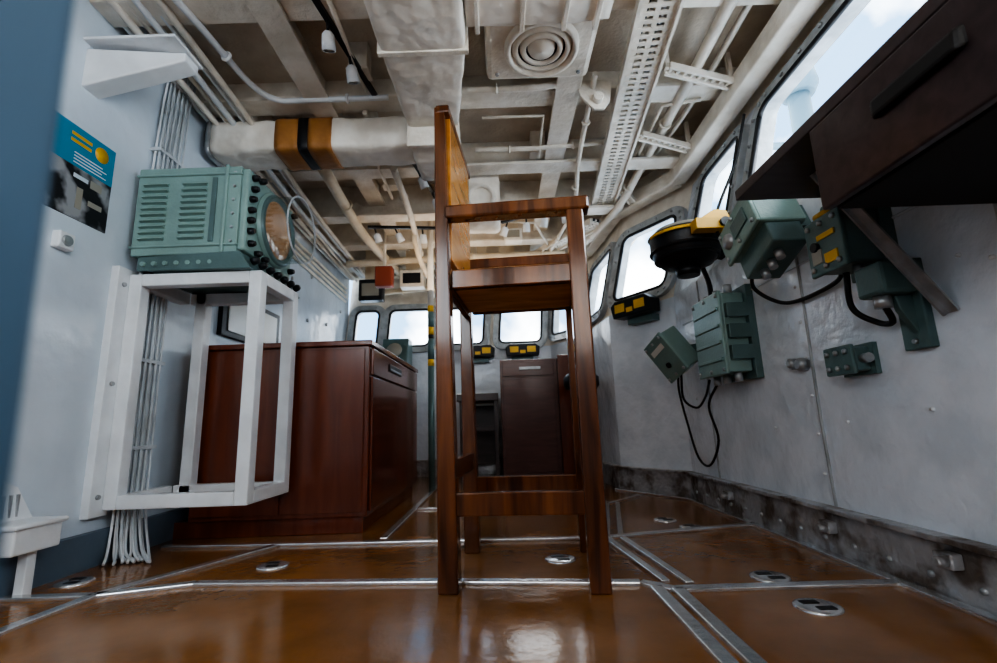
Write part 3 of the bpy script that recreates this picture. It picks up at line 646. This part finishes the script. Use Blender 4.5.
sc=root('switch_cover',(1.07,2.70,.86),"small round grey switch on wall",'switch')
g=G(); g.lathe([(.025,0),(.025,.02),(.0,.03)],(.012,0,0),(-1,0,0),M_steel,14); g.obj('switch_body',sc)
ms=root('exterior_mast',(2.72,3.7,-2),"blue-grey steel mast with cap outside the window",'mast')
g=G(); g.cyl((0,0,0),(0,0,5.2),.09,M_mast,16); g.lathe([(.13,0),(.17,.08),(.15,.22),(.09,.26)],(0,0,5.2),(0,0,1),M_mast,16); g.box(-.3,.3,-.02,.02,4.7,4.75,M_mast); g.obj('mast_tube',ms)

g=G(); g.hexa([(-.24,.10,0),(-.120,.10,0),(-.120,.133,0),(-.24,.133,0),(-.30,.10,2.2),(-.180,.10,2.2),(-.180,.133,2.2),(-.30,.133,2.2)],M_hull)
struct(g.obj('trim_90',bevel=.004))

# ---------------------------------------------------------------- world + lights
w_=bpy.data.worlds.new('sky'); S.world=w_; w_.use_nodes=True
n=w_.node_tree.nodes; l=w_.node_tree.links; bg=n['Background']
tc=n.new('ShaderNodeTexCoord'); nz=n.new('ShaderNodeTexNoise'); nz.inputs['Scale'].default_value=4.5; nz.inputs['Detail'].default_value=8
r=n.new('ShaderNodeValToRGB'); r.color_ramp.elements[0].position=.45; r.color_ramp.elements[1].position=.58
r.color_ramp.elements[0].color=(.17,.29,.44,1); r.color_ramp.elements[1].color=(1,1,1,1)
l.new(tc.outputs['Generated'],nz.inputs['Vector']); l.new(nz.outputs['Fac'],r.inputs['Fac']); l.new(r.outputs['Color'],bg.inputs['Color'])
bg.inputs['Strength'].default_value=5.5
def area(loc,tgt,sx,sy,e,c):  # daylight outside the windows, and added fills inside the room
    d=bpy.data.lights.new('daylight_and_fill','AREA'); d.shape='RECTANGLE'; d.size=sx; d.size_y=sy; d.energy=e; d.color=c
    o=bpy.data.objects.new('daylight_and_fill_lamp',d); COL.objects.link(o); o.location=loc
    o.rotation_euler=(Vector(tgt)-Vector(loc)).to_track_quat('-Z','Y').to_euler(); return o
area((1.75,-.4,1.9),(-1.4,1.8,1.3),1.6,1.0,75,(.88,.95,1))
area((2.2,1.6,3.2),(0,1.6,.3),1.0,3.5,120,(.88,.94,1))
area((0,5.9,3.1),(0,2.8,.6),3,1.2,220,(1,.96,.90))
area((-1.2,-1.2,1.7),(1.05,2.3,1.2),.7,.9,11,(.86,.94,1))  # added fill as if from a port door; no door is built
area((.0,-1.1,1.4),(.1,2.2,2.1),1.6,.8,12,(1,.93,.86))  # added warm fill behind the camera, aimed up to lift the ceiling
area((-.3,3.5,1.5),(-.3,3.7,2.2),1.0,.8,3,(1,.80,.58))  # added weak warm fill under the far ceiling, not daylight

# ---------------------------------------------------------------- camera
cd=bpy.data.cameras.new('camera'); cam=bpy.data.objects.new('camera',cd); COL.objects.link(cam); S.camera=cam
cd.lens=17; cd.sensor_width=36; cd.clip_start=.01
cd.dof.use_dof=True; cd.dof.focus_distance=1.6; cd.dof.aperture_fstop=3.5
cam.location=(0,0,.45)
th=math.atan(92.5/470); rho=math.radians(2)
F=Vector((0,math.cos(th),math.sin(th))); U=Vector((0,-math.sin(th),math.cos(th))); R=Vector((1,0,0))
R2=R*math.cos(rho)-U*math.sin(rho); U2=R*math.sin(rho)+U*math.cos(rho)
m=Matrix((R2,U2,-F)).transposed().to_4x4(); m.translation=cam.location
cam.matrix_world=m
